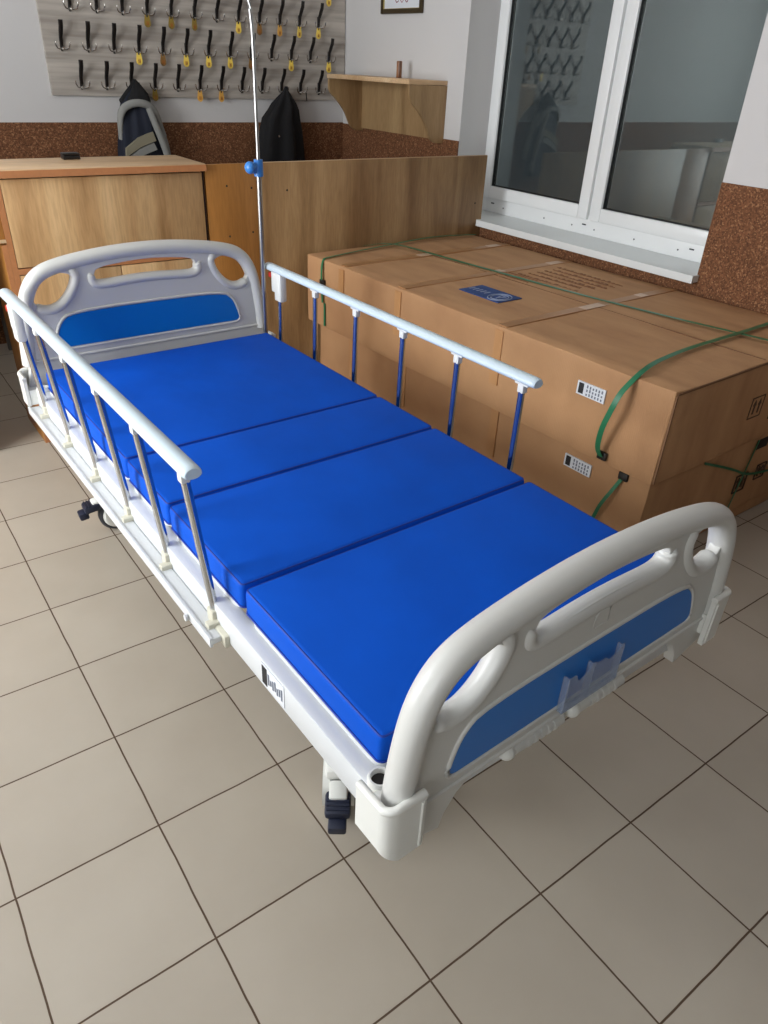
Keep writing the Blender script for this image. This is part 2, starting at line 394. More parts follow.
# sill
poly = [(XW-.045, WY0-.01), (XW-.045, .567), (XW-.002, .567), (XW-.002, WY1-.001), (WX+.03, WY1-.001), (WX+.03, WY0+.001), (XW-.002, WY0+.001), (XW-.002, WY0-.01)]
m = MB(); m.prism(poly, 'z', .737, .765); m.box(XW-.052, XW-.04, WY0-.01, .562, .733, .766, .002)
structure(m.build('trim_5', M['sill'], smooth=False))

# ------------------------------------------------------------------ hospital bed (bed frame coordinates, y towards the head)
BX, BY, BT = .674981, -1.394829, .0185074
bed = thing('hospital_bed', 'white hospital bed on castors with blue inlaid end boards and folding side rails', 'bed', (BX, BY, 0), BT)
OFF['hospital_bed'] = (0, 0, 0)
# frame
m = MB()
for s in (-1, 1): m.box(s*.409, s*.451, -.60, 1.42, .390, .464, .006)
for y in (-.585, -.36, .5, 1.1, 1.39): m.box(-.42, .42, y-.02, y+.02, .385, .44, .004)
m.box(-.03, .03, -.58, 1.39, .39, .43, .004)
frame = part('bed_frame', m, M['steel_white'], bed)
m = MB()
m.box(-.4525, -.4508, -.285, -.197, .404, .459)
lb = part('rating_label', m, M['paper'], frame, smooth=False); lb['label'] = 'silver sticker printed with a black block and small lines'
m = MB(); m.box(-.4535, -.4522, -.219, -.200, .408, .454)
part('label_logo', m, M['ink'], lb, smooth=False)
m = MB()
for i in range(7): m.box(-.4535, -.4522, -.279+i*.0085, -.2745+i*.0085, .418+.004*(i % 2), .446-.005*(i % 3))
part('label_text', m, M['ink2'], lb, smooth=False)
for y0, y1 in ((-.555, -.075), (-.048, .32), (.338, .603), (.621, 1.39)):
    m = MB(); poly = [(-.418, y0), (.418, y0), (.418, y1), (-.418, y1)]
    c = []
    for (cx, cy, a) in ((.378, y1-.04, 0), (-.378, y1-.04, PI/2), (-.378, y0+.04, PI), (.378, y0+.04, 1.5*PI)): c += arc((cx, cy), .04, a, a+PI/2, 6)
    m.prism(c, 'z', .464, .474)
    part('mattress_platform', m, M['steel_white'], bed, angle=30)
# legs and castors
def castor(x, y, ang):
    m = MB(); m.box(-.030, .030, -.030, .030, .165, .392, .005)
    m.cyl((0, 0, .145), (0, 0, .205), .022, 16)
    T = Matrix.Translation((x, y, 0))
    bmesh.ops.transform(m.bm, matrix=T, verts=m.bm.verts)
    c = part('castor', m, M['steel_white'], bed)
    R = T @ Matrix.Rotation(ang, 4, 'Z')
    def put(name, mb, mt):
        bmesh.ops.transform(mb.bm, matrix=R, verts=mb.bm.verts); return part(name, mb, mt, c)
    m = MB()                                           # wheel: tread ring; axle along local y
    prof = [(.030, -.016), (.056, -.016), (.0625, -.009), (.0625, .009), (.056, .016), (.030, .016)]
    m.loft([[(-.025+r*math.cos(t), w, .0635+r*math.sin(t)) for r, w in prof] for t in [2*PI*i/40 for i in range(41)]], cap=False)
    bmesh.ops.remove_doubles(m.bm, verts=m.bm.verts, dist=1e-5); put('wheel', m, M['rubber'])
    m = MB()                                           # hood and cover discs
    for s in (-1, 1): m.cyl((-.025, s*.017, .0635), (-.025, s*.026, .0635), .050, 28, r2=.044)
    pr = [(-.070, .075), (-.066, .112), (-.045, .136), (-.012, .150), (.022, .152), (.036, .135), (.034, .090), (.012, .040), (-.03, .028), (-.062, .045)]
    m.prism(chaikin(pr, 2), 'y', -.036, -.019); m.prism(chaikin(pr, 2), 'y', .019, .036)
    m.box(-.055, .034, -.030, .030, .124, .156, .010)
    put('wheel_cover', m, M['plastic'])
    m = MB(); m.box(-.085, -.040, -.020, .020, .120, .146, .006)
    bmesh.ops.transform(m.bm, matrix=Matrix.Rotation(-.14, 4, 'Y'), verts=m.bm.verts); put('pedal_arm', m, M['plastic'])
    m = MB(); m.box(-.116, -.060, -.028, .028, .112, .138, .008); m.box(-.138, -.106, -.020, .020, .090, .118, .006)
    for i in range(4): m.box(-.108+i*.010, -.104+i*.010, -.024, .024, .135, .1405)
    bmesh.ops.transform(m.bm, matrix=Matrix.Rotation(-.14, 4, 'Y'), verts=m.bm.verts)
    put('brake_pedal', m, M['navy'])
castor(-.304, -.262, math.radians(54)); castor(-.300, 1.145, math.radians(-4))
castor(.335, -.265, math.radians(150)); castor(.335, 1.195, math.radians(200))

# head and foot boards share one moulding; z0 = foot of the blue inlay
def taper(n): return [min(1, .25+.75*math.sin(min(1, min(i, n-1-i)/4)*PI/2)) for i in range(n)]
def end_board(name, yc, z0, front, foot):
    H = [(.463, -.06), (.457, .0), (.449, .07), (.438, .15), (.425, .20), (.402, .243), (.370, .272), (.318, .291), (.25, .303), (.17, .313), (.08, .319), (0, .321)]
    if foot:
        low = [(0, -.030), (.24, -.032), (.285, -.042), (.318, -.064), (.342, -.10), (.352, -.133), (.43, -.110), (.455, -.105)]
    else:
        low = [(0, -.125), (.463, -.125)]
    C = [(.463-.018, -.045), (.441, .02), (.432, .09), (.421, .15), (.407, .193), (.384, .230), (.352, .255), (.305, .270), (.24, .282), (.16, .292), (.08, .298)]
    half = low+[(.450, -.06)]+C+[(0, .300)]
    outer = [(x, z+z0) for x, z in half]+[(-x, z+z0) for x, z in reversed(half[1:-1])]
    hole = [(.258, .240), (.300, .252), (.352, .243), (.392, .208), (.398, .172), (.382, .147), (.352, .140), (.312, .152), (.280, .185), (.258, .215)]
    slot = [(-.185, .232), (-.185, .212), (-.165, .206), (-.08, .214), (0, .217), (.08, .214), (.165, .206), (.185, .212), (.185, .232), (.175, .252), (.10, .262), (0, .268), (-.10, .262), (-.175, .252)]
    hR = [(x, z+z0) for x, z in chaikin(hole, 2)]; hL = [(-x, z) for x, z in hR]; sl = [(x, z+z0) for x, z in chaikin(slot, 2)]
    me = plate(outer, [hR, hL, sl], .026)
    me.transform(Matrix.Translation((0, yc, 0)))
    m = MB().add_mesh(me)
    # thick hand-grip roll following the outline
    ins = .020
    C = [(.463-.018, -.045), (.441, .02), (.432, .09), (.421, .15), (.407, .193), (.384, .230), (.352, .255), (.305, .270), (.24, .282), (.16, .292), (.08, .298)]
    path = [(x, z) for x, z in C]+[(0, .300)]+[(-x, z) for x, z in reversed(C)]
    path = chaikin(path, 2, closed=False)
    m.tube([(x, yc, z+z0) for x, z in path], .0235, 20, rx=.028, up=(0, 1, 0))
    # note: sweep is in the x-z plane, so the roll is round in section
    low_s = [(-.190, .236), (-.197, .226), (-.195, .208), (-.178, .196), (-.14, .195), (-.07, .200), (0, .202), (.07, .200), (.14, .195), (.178, .196), (.195, .208), (.197, .226), (.190, .236)]
    m.tube([(x, yc, z+z0) for x, z in chaikin(low_s, 2, False)], .0165, 16, rx=.021, up=(0, 1, 0), rs=taper(len(chaikin(low_s, 2, False))))
    for s in (-1, 1):
        rim = [(.262, .262), (.244, .240), (.250, .210), (.272, .172), (.306, .140), (.340, .129), (.368, .132), (.392, .146)]
        m.tube([(s*x, yc, z+z0) for x, z in chaikin(rim, 2, False)], .0165, 16, rx=.0215, up=(0, 1, 0), rs=taper(len(chaikin(rim, 2, False))))
    # raised line round the inlay and across the board
    f = front
    e = [(-.31, -.008), (-.353, -.004), (-.345, .04), (-.326, .088), (-.285, .118), (.0, .122), (.285, .118), (.326, .088), (.345, .04), (.353, -.004), (.31, -.008)]
    loop = [(x, yc+f*.013, z+z0) for x, z in chaikin(e, 2, False)]
    m.tube(loop+[(.0, yc+f*.013, z0-.006)]+[loop[0]], .005, 8)
    m.tube([(-.462, yc+f*.012, z0-.034), (.462, yc+f*.012, z0-.034)], .0055, 8)
    if foot:
        q = [(-.018, .150), (-.018, .178), (-.010, .186), (.022, .186), (.022, .150), (-.010, .150)]
        m.tube([(x, yc+f*.0128, z+z0) for x, z in q+[q[0]]], .0018, 6)
    b = part(name, m, M['grey_plastic'] if not foot else M['grey_plastic'], bed, angle=50)
    e2 = [(-.30, 0), (-.349, 0), (-.339, .04), (-.321, .085), (-.283, .112), (.0, .116), (.283, .112), (.321, .085), (.339, .04), (.349, 0), (.30, 0)]
    m = MB(); m.prism([(x, z+z0) for x, z in chaikin(e2, 2, False)], 'y', yc+f*.010, yc+f*.0155)
    part('inlay_panel', m, M['inlay'], b, smooth=False)['label'] = 'bright blue inlaid panel'
    return b
head = end_board('headboard', 1.445, .590, -1, False)
foot = end_board('footboard', -.622, .492, -1, True)
FYAW = math.radians(.9)
def yawed(o):
    c = Matrix.Translation((-.47, -.622, 0)); o.matrix_parent_inverse = Matrix(); o.matrix_basis = c @ Matrix.Rotation(FYAW, 4, 'Z') @ c.inverted(); return o
yawed(foot)
# card holder on the footboard
m = MB(); y = -.6385
pr = [(-.068, -.012), (.090, -.012), (.092, .078), (.084, .078), (.076, .064), (.052, .058), (.040, .068), (.014, .070), (.008, .076), (-.002, .076), (-.008, .064), (-.030, .052), (-.040, .058), (-.046, .072), (-.066, .074)]
m.prism([(x-.012, z+.492) for x, z in pr], 'y', y-.010, y-.0125)
ch = part('card_holder', m, M['clear'], foot, smooth=False); ch['label'] = 'clear plastic double card pocket'
m = MB()
for x in (-.078, -.009, .078): m.box(x-.0022, x+.0022, y-.013, y+.001, .482, .492+.073, .001)
m.box(-.080, .080, y-.012, y, .480, .485)
for x in (-.047, .033): m.box(x-.022, x+.022, y-.0135, y-.0125, .496, .500)
part('holder_rib', m, M['clear'], ch, smooth=False)
# corner bumpers wrapping the board ends
def bumper(sx, yc, d):
    r = .026; m = MB()
    def wall(off):
        x1 = .487-off; yo = yc+d*(.036-off); rr = r-off
        P = [(.412, yo)]
        for i in range(9):
            a = PI/2*i/8
            P.append((x1-rr+rr*math.sin(a), yo-d*rr+d*rr*math.cos(a)))
        P.append((x1, yc-d*.048)); return P
    A = wall(0); B = wall(.011); n = len(A)
    # outer skin, inner skin; the lower edge drops a little towards the front
    def zb(i): return .416 - .020*(1-min(1, max(0, (i-1)/8)))
    ringA = [(sx*x, y) for x, y in A]; ringB = [(sx*x, y) for x, y in B]
    v = []
    for i in range(n):
        zt = .512+.008*(1-min(1, max(0, (i-1)/8)))
        v.append([m.bm.verts.new((*ringA[i], zb(i))), m.bm.verts.new((*ringA[i], zt)), m.bm.verts.new((*ringB[i], zt)), m.bm.verts.new((*ringB[i], zb(i)))])
    for a, b in zip(v, v[1:]):
        for k in range(4): m.bm.faces.new((a[k], a[(k+1) % 4], b[(k+1) % 4], b[k]))
    m.bm.faces.new(v[0]); m.bm.faces.new(v[-1])
    m.tube([(sx*x, y, .512+.008*(1-min(1, max(0, (i-1)/8)))) for i, (x, y) in enumerate([((a[0]+b[0])/2, (a[1]+b[1])/2) for a, b in zip(A, B)])], .0075, 10)
    m.box(sx*.418, sx*.474, yc+d*.022, yc-d*.046, .418, .470)
    m.tube([(sx*.420, yc+d*.0365, .402), (sx*.420, yc+d*.0365, .510)], .003, 6)
    return part('corner_bumper', m, M['cream'] if False else M['plastic'], bed)
for sx in (-1, 1): yawed(bumper(sx, -.622, -1)); bumper(sx, 1.445, 1)
# drip pole sockets
for sx, y in ((-1, -.562), (1, -.562), (-1, 1.395), (1, 1.395)):
    m = MB(); n = 20
    c = (sx*.430 if y < 0 or sx < 0 else .442, y)
    m.loft([[(c[0]+r*math.cos(t), c[1]+r*math.sin(t), z) for r, z in ((.0215, .40), (.0215, .474), (.0195, .478), (.0165, .478), (.0155, .472), (.0155, .40))] for t in [2*PI*i/n for i in range(n+1)]], cap=False)
    m.cyl((c[0], c[1], .40), (c[0], c[1], .43), .0155, 16)
    sk = part('pole_socket', m, M['plastic'], bed)
    m = MB(); m.cyl((c[0], c[1], .440), (c[0], c[1], .4665), .0154, 16); part('socket_hole', m, M['hole'], sk)
# folded crank handles under the footboard
for x0, x1 in ((-.172, -.022), (.010, .165)):
    m = MB(); m.tube([(x0+.012, -.606, .404), (x1, -.606, .404)], .0145, 16)
    m.cyl((x1-.012, -.606, .404), (x1-.012, -.52, .402), .008, 12)
    for i in range(5): m.tube([(x0+.05+i*.018, -.606, .404), (x0+.058+i*.018, -.606, .404)], .0158, 16)
    c = part('crank_handle', m, M['grey_plastic'], bed)
    m = MB(); m.sphere((x0+.004, -.606, .404), .0175, (1, 1, 1)); part('handle_knob', m, M['plastic'], c)
m = MB(); m.box(-.30, .30, -.600, -.560, .405, .445, .003); part('crank_bracket', m, M['steel_white'], bed)

# folding side rails
PY = [.04, .297, .553, .81, 1.067, 1.322]
def side_rail(s):
    xt, xb = (-.477, -.447) if s < 0 else (.474, .470)
    zt_ = .801 if s < 0 else .786
    m = MB()
    n = 18; prof = []
    for i in range(n):
        t = 2*PI*i/n; cx = math.cos(t); sz = math.sin(t)
        prof.append((xt+.0205*cx, zt_+(.017*sz if sz > 0 else .011*sz)))
    m.loft([[(xt+(x-xt)*k, y, zt_+(z-zt_)*k) for x, z in prof] for y, k in ((-.012, .80), (-.008, .95), (0, 1), (1.40, 1), (1.410, .95), (1.416, .75))])
    r = part('side_rail', m, M['rail'], bed, angle=50)
    m = MB(); m.box(s*.452, s*.486, -.035, 1.40, .396, .412, .003); m.box(s*.482, s*.490, -.035, 1.40, .390, .416, .002)
    m.cyl((s*.4935, .075, .402), (s*.499, .075, .402), .008, 12)
    part('lower_bar', m, M['steel_white'], r)
    for i, y in enumerate(PY):
        yb_ = y-(.016 if s < 0 else 0)
        m = MB(); m.cyl((xb, yb_, .435), (xt, y, .785), .0095, 16); part('post', m, M['chrome'], r)
        m = MB(); m.box(xt-.010, xt+.010, y-.011, y+.011, zt_-.039, zt_-.006, .004); m.box(xt-.011, xt+.011, y-.026, y+.022, zt_-.016, zt_-.006, .003)
        part('post_cap', m, M['plastic'], r); y = yb_
        m = MB(); m.box(xb-.014, xb+.014, y-.015, y+.015, .408, .444, .004); m.box(xb-.010, xb+s*.030 if s > 0 else xb+.010, y-.028, y-.008, .404, .424, .003) if s > 0 else m.box(xb-.030, xb+.010, y-.028, y-.008, .404, .424, .003)
        if i == 0: m.box(xb-.016, xb+.016, y-.075, y-.020, .385, .418, .005)
        part('post_socket', m, M['cream'], r)
    m = MB(); m.box(xt-.015, xt+.015, 1.296, 1.345, .672, .782, .007); m.box(xt-.012, xt+.012, 1.340, 1.372, .70, .78, .006)
    lt = part('rail_latch', m, M['plastic'], r)
    m = MB(); m.box(xt-.013, xt+.013, 1.372, 1.392, .752, .770, .003); part('release_button', m, M['red'], lt)['label'] = 'red release button'
side_rail(-1); side_rail(1)

# ------------------------------------------------------------------ mattress
mat = thing('mattress', 'blue four-piece folding mattress lying on the white hospital bed', 'mattress', (BX, BY, .474), BT)
OFF['mattress'] = (0, 0, .474)
def section(y0, y1, seed):
    rr = random.Random(seed); W = .422; r = .013; zt, zb = .542, .4745
    nx, ny = 22, max(6, int((y1-y0)/.04)); m = MB()
    v = bmesh.ops.create_grid(m.bm, x_segments=2, y_segments=2, size=1)  # replaced by the box below
    m.bm.clear()
    m.box(-W+.004, W+.014, y0, y1, zb, zt, r, 4)
    bmesh.ops.triangulate(m.bm, faces=[f for f in m.bm.faces if len(f.verts) > 4])
    o = part('mattress_section', m, M['blue'], mat, angle=60)
    m = MB(); g = .005
    for z in (zt-.004, zb+.006):
        P = []
        for (cx, cy, a) in ((W+.014-r, y1-r, 0), (-W+.004+r, y1-r, PI/2), (-W+.004+r, y0+r, PI), (W+.014-r, y0+r, 1.5*PI)):
            P += arc((cx, cy), r+ (.0-.0045 if z > .5 else .0), a, a+PI/2, 5)
        m.tube([(x, y, z) for x, y in P]+[(P[0][0], P[0][1], z)], .0022, 6)
    part('piping', m, M['piping'], o)
section(-.545, -.066, 1); section(-.056, .326, 2); section(.333, .610, 3); section(.616, 1.372, 4)

# ------------------------------------------------------------------ infusion pole
px_, py_ = .452, 1.398
ca, sa = math.cos(BT), math.sin(BT)
wx, wy = BX+ca*.442-sa*1.395, BY+sa*.442+ca*1.395
pole = thing('infusion_pole', 'slim stainless drip pole with blue clamp standing at the head corner of the bed', 'pole', (wx, wy, .445))
part('lower_tube', MB().cyl((wx, wy, .445), (wx, wy, 1.135), .0095, 16), M['steel'], pole)
m = MB(); m.tube([(wx, wy, 1.10), (wx, wy, 1.50), (wx-.001, wy, 1.56), (wx-.006, wy, 1.61), (wx-.016, wy, 1.66), (wx-.03, wy, 1.70)], .0065, 14)
part('upper_rod', m, M['steel'], pole)
m = MB(); m.cyl((wx, wy, 1.110), (wx, wy, 1.165), .0165, 20); m.box(wx-.028, wx-.008, wy-.012, wy+.012, 1.120, 1.157, .004)
cl = part('height_clamp', m, M['knob'], pole)
m = MB(); m.sphere((wx-.040, wy-.012, 1.141), .021, (.9, 1, 1)); m.cyl((wx-.012, wy-.004, 1.141), (wx-.034, wy-.01, 1.141), .009, 12)
part('clamp_knob', m, M['knob'], cl)

# ------------------------------------------------------------------ cartons
def carton(name, label, cx0, cx1, cy0, cy1, z0, z1, rz, spec):
    cxm, cym = (cx0+cx1)/2, (cy0+cy1)/2
    t = thing(name, label, 'box', (cxm, cym, z0), rz, None)
    L2, W2, H = (cy1-cy0)/2, (cx1-cx0)/2, z1-z0
    OFF[t.name] = (0, 0, 0)
    m = MB(); m.box(-W2, W2, -L2, L2, 0, H, .006, 2)
    bmesh.ops.subdivide_edges(m.bm, edges=[e for e in m.bm.edges if e.calc_length() > .12], cuts=14, use_grid_fill=True)
    from mathutils import noise
    for v in m.bm.verts:
        d = noise.noise_vector(v.co*3.1+Vector((z0*9, 0, 0)))*.004
        if v.co.z < .01: d.z = 0
        if v.co.x < -W2+.02 and v.co.y < -L2+.02: d *= 2.2
        v.co += d*(1 if name != 'flat_carton' else .4)
    body = part('carton_body', m, M['card'], t, angle=35)
    return t, W2, L2, H
b1, W2, L2, H = carton('shipping_carton', 'upper of two stacked long brown cardboard cartons, green strapped, blue mark on its lid', 1.628, 2.704, -1.472, .548, .372, .690, .0, 'u')
b1.rotation_euler.z = math.radians(1.7)
b0, W0, L0, H0 = carton('shipping_carton', 'lower long brown cardboard carton directly beneath the blue-marked one', 1.676, 2.712, -1.462, .535, .055, .369, 0, 'l')
b0.rotation_euler.z = math.radians(.6)
bf, _, _, _ = carton('flat_carton', 'flat brown carton lying on the floor under the two long cartons', 1.72, 2.70, -1.452, .52, 0, .053, 0, 'f')

def sticker(t, y0, y1, z0, z1, x, nlines=6):
    m = MB(); m.box(x-.0016, x+.004, y0, y1, z0, z1); s = part('shipping_label', m, M['paper'], t, smooth=False)
    s['label'] = 'white printed sticker with a black block at its left end'
    w = y1-y0; h = z1-z0
    m = MB(); m.box(x-.0022, x, y1-w*.24, y1-w*.06, z0+h*.12, z1-h*.1); part('label_logo', m, M['ink'], s, smooth=False)
    m = MB(); rr = random.Random(3)
    for i in range(nlines*3):
        yy = y0+w*.08+(i % nlines)*w*.105; k = i//nlines
        a = z0+h*(.1+.28*k); m.box(x-.0021, x, yy, yy+w*.05, a, a+h*rr.uniform(.14, .24))
    part('label_text', m, M['ink2'], s, smooth=False)
# sides facing the bed are at local x = -W2
sticker(b1, -.775, -.662, .198, .244, -W2-.003); sticker(b0, -.768, -.650, .226, .272, -W0-.003)
# brown tape bands across lid and down the side, pale tape dabs
for y in (.72, .30, -.285): part('tape_band', MB().box(-W2+.01, W2-.01, y-.022, y+.022, H-.002, H+.0035, .0005), M['tape'], b1, smooth=False)
for y, zb_ in ((.72, .16), (.305, .12), (-.285, .10)): part('side_tape', MB().box(-W2-.0042, -W2+.002, y-.02, y+.02, zb_, H-.012), M['tape_side'], b1, smooth=False)
for x, y, w_ in ((-.05, .72, .07), (.42, .72, .08), (.42, .30, .09), (-.03, -.29, .12), (.30, -.285, .05), (.05, .31, .05)):
    part('tape_dab', MB().box(x-w_/2, x+w_/2, y-.02, y+.02, H+.003, H+.0048), M['tape_pale'], b1, smooth=False)
for y in (.70, .30, -.285): part('side_tape', MB().box(-W0-.0042, -W0+.002, y-.02, y+.02, .10, H0-.01), M['tape_side'], b0, smooth=False)
m = MB(); m.box(-.012, -.009, -L2+.01, L2-.01, H-.001, H+.0028); part('lid_seam', m, M['card_dark'], b1, smooth=False)
m = MB(); m.box(-W2+.01, W2-.01, -L2-.003, -L2+.004, H-.010, H-.0035); m.box(-W2+.004, -W2+.008, -L2-.0035, -L2+.004, .01, H-.01)
part('flap_edge', m, M['card_dark'], b1, smooth=False)
# blue mark with a ring emblem on the lid
def R2(cx, cy, m, pts, z0, z1): m.prism([(cx+a, cy+b) for a, b in pts], 'z', z0, z1)
m = MB(); bx0, by0 = -.262, .048
m.box(bx0-.068, bx0+.068, by0-.112, by0+.118, H+.0005, H+.0038)
st = part('lid_mark', m, M['blueink'], b1, smooth=False); st['label'] = 'dark blue printed rectangle with a ring emblem'
m = MB()
for k, rr_ in ((1, .055), (2, .040)):
    m.tube([(bx0-.008+rr_*math.cos(a), by0-.062+rr_*.8*math.sin(a), H+.0042) for a in [2*PI*i/24 for i in range(25)]], .0022, 6, cap=False)
m.tube([(bx0-.03, by0-.062, H+.0042), (bx0+.016, by0-.05, H+.0042), (bx0+.016, by0-.075, H+.0042), (bx0-.03, by0-.062, H+.0042)], .002, 6)
for i in range(5): m.box(bx0-.02, bx0+.015, by0+.10-i*.022, by0+.108-i*.022, H+.0036, H+.0044)
part('ring_emblem', m, M['paleink'], st)
# lines of brown print on the lid (too worn to read)
rr = random.Random(11)
for row in range(6):
    x = .10+row*.052; yy = .26-rr.uniform(0, .05); ys_ = yy; m = MB()
    while yy > -.12+rr.uniform(-.04, .05):
        w_ = rr.uniform(.006, .018); m.box(x, x+rr.uniform(.006, .022), yy-w_, yy, H+.001, H+.0034); yy -= w_+rr.uniform(.004, .02)
    m.box(x-.001, x+.0015, yy, ys_, H+.001, H+.0033)
    bmesh.ops.remove_doubles(m.bm, verts=m.bm.verts, dist=1e-6)
    part('print_line', m, M['brownink'], b1, smooth=False)
for i in range(3): part('print_line', MB().box(.02+i*.03, .0225+i*.03, .10, .34, H+.001, H+.0034), M['brownink'], b1, smooth=False)
# this-side-up marks on the near ends
def arrows(t, xc, zc, L, s=1.):
    m = MB(); y = -L-.003
    for a, b_ in ((-1, 1),):
        m.box(xc-.052*s, xc-.048*s, y-.001, y+.004, zc-.05*s, zc+.05*s); m.box(xc+.048*s, xc+.052*s, y-.001, y+.004, zc-.05*s, zc+.05*s)
        m.box(xc-.052*s, xc+.052*s, y-.001, y+.004, zc+.046*s, zc+.05*s); m.box(xc-.052*s, xc+.052*s, y-.001, y+.004, zc-.05*s, zc-.046*s)
    for dx in (-.02*s, .02*s):
        m.box(xc+dx-.005*s, xc+dx+.005*s, y-.001, y+.004, zc-.030*s, zc+.012*s)
        m.prism([(xc+dx-.013*s, zc+.010*s), (xc+dx+.013*s, zc+.010*s), (xc+dx, zc+.036*s)], 'y', y-.001, y+.004)
    part('arrow_mark', m, M['arrowink'], t, smooth=False)
arrows(b1, .01, .150, L2, .8); arrows(b0, .10, .13, L0, .75); arrows(b0, .235, .145, L0, .65)
# carrying hole on the ends
for t, L in ((b1, L2), (b0, L0)):
    m = MB(); m.box(.13, .21, -L-.004, -L+.002, (.075 if t is b1 else .26), (.115 if t is b1 else .30), .0018); part('hand_hole', m, M['hole'], t)
# green polymer straps
def strap(t, pts, side, w=.014, th=.0012, bk=None):
    m = MB(); m.ribbon(pts, w, th, side); s = part('strap', m, M['strap'], t, angle=60)
    s['label'] = 'shiny green packing strap'
    if bk: 
        m = MB(); m.box(bk[0]-.006, bk[0]+.006, bk[1]-.018, bk[1]+.018, bk[2]-.014, bk[2]+.014, .003); part('buckle', m, M['blackm'], s)
    return s
def smoothp(p): return chaikin(p, 2, False)
strap(b1, smoothp([(-.556, -.815, .030), (-.572, -.806, .062), (-.592, -.820, .14), (-.598, -.842, .21), (-.586, -.853, .27), (-.560, -.862, H-.015), (-.528, -.868, H+.012), (-.46, -.852, H+.018), (-.37, -.830, H+.014), (-.165, -.806, H+.012), (.11, -.808, H+.012), (.35, -.800, H+.010), (W2-.01, -.79, H+.006)]), (0, 1, -.05), w=.020, bk=(-.545, -.815, .030))
yf = .865
strap(b1, smoothp([(-W2-.010, yf, .12), (-W2-.016, yf, .22), (-W2-.010, yf+.004, H), (-W2+.03, yf+.01, H+.008), (0, yf+.10, H+.012), (.25, yf+.115, H+.020), (W2-.02, yf+.09, H+.010)]), (0, 1, 0), bk=(-W2-.010, yf, .215))
strap(b1, [(-W2-.006, yf-.012, .01), (-W2-.006, yf-.012, .12)], (0, 1, 0))
strap(b1, w=.018, side=(1, 0, 0), pts=smoothp([(-.20, L2-.0, H+.006), (-.06, L2-.04, H+.018), (.0, .62, H+.006), (.03, .3, H+.005), (.06, -.1, H+.005), (.115, -.5, H+.006), (.17, -.85, H+.010), (.19, -L2+.02, H+.012), (.20, -L2-.012, H-.02), (.21, -L2-.008, .03)]))
strap(b0, smoothp([(-W0-.010, -.80, 0.01), (-.553+.015, -.834, .118), (-.553+.01, -.848, .166), (-.545+.01, -.880, .241), (-.524, -.900, H0-.018)]), (0, 1, 0), bk=(-W0-.004, -.898, H0-.022))
strap(b0, smoothp([(-.22, -L0-.004, H0-.01), (0, -L0-.008, .22), (.12, -L0-.006, .16), (.30, -L0-.006, .13)]), (0, 0, 1), w=.010)
strap(b0, [(.13, -L0-.006, H0-.01), (.06, -L0-.006, .03)], (1, 0, 0), w=.010)

# ------------------------------------------------------------------ cabinet and counter behind the bed
CY = .57
cab = thing('cabinet', 'oak laminate cupboard with large flap door behind the headboard', 'cabinet', (.72, .72, 0))
cx0, cx1 = .305, 1.114
m = MB()
m.box(cx0, cx0+.020, CY, .90, 0, 1.06, .001); m.box(cx1-.018, cx1, CY+.018, .90, 0, 1.06, .001)
m.box(cx0+.02, cx1-.018, .885, .90, .05, 1.06); m.box(cx0+.02, cx1-.018, CY+.02, .885, .722, .74); m.box(cx0+.02, cx1-.018, CY+.04, .885, .05, .07)
part('cabinet_body', m, M['lam'], cab, smooth=False)
m = MB(); m.box(cx0-.0005, cx0+.0195, CY-.003, CY+.001, 0, 1.06); m.box(cx0+.02, cx1, CY-.003, CY+.03, .716, .738); m.box(cx0+.02, cx1, CY-.001, CY+.03, 0.02, .07)
part('front_edging', m, M['edge'], cab, smooth=False)['label'] = 'orange-brown chipboard edge strip'
m = MB(); m.box(cx0+.022, cx1-.004, CY-.004, CY+.014, .742, 1.056, .0012); part('flap_door', m, M['lam'], cab)
for a, b_ in ((cx0+.022, .718), (.722, cx1-.004)):
    m = MB(); m.box(a, b_, CY-.004, CY+.014, .074, .712, .0012); part('door', m, M['lam'], cab)
m = MB(); m.box(cx0-.03, cx1+.010, CY-.022, .875, 1.062, 1.090, .0015)
tp = part('cabinet_top', m, M['top'], cab)
m = MB(); m.box(cx0-.03, cx1+.010, CY-.025, CY-.021, 1.063, 1.087); part('edge_strip', m, M['edge'], tp, smooth=False)
m = MB(); m.box(cx1+.001, cx1+.006, CY+.002, CY+.02, .0, 1.06); part('gap_shade_strip', m, M['dark'], cab, smooth=False)  # dark strip that paints the shade in the gap

un = thing('open_desk', 'oak laminate desk unit with dark open underside, left of the large flap door cupboard', 'desk', (-.75, .72, 0))
m = MB(); m.box(-1.8, cx0-.001, CY, CY+.018, .846, 1.055, .001); m.box(-1.8, cx0-.031, CY-.02, .875, 1.062, 1.088); m.box(-1.8, -1.78, CY+.018, .875, 0, 1.06)
m.box(-1.8, cx0-.001, CY+.018, .875, .83, .846); m.box(-1.78, .06, CY, CY+.018, 0, .836); m.box(cx0-.020, cx0-.001, CY, .875, 0, .83)  # unseen front panel and closed left end added to shade the bay
part('desk_body_with_blocker', m, M['lam3'], un, smooth=False)
m = MB(); m.box(-1.8, cx0-.001, CY-.004, CY+.018, .838, .850); part('ledge', m, M['top'], un, smooth=False)
m = MB(); m.box(cx0-.020, cx0-.001, CY-.003, CY+.001, 0, .83); part('side_edge', m, M['edge'], un, smooth=False)

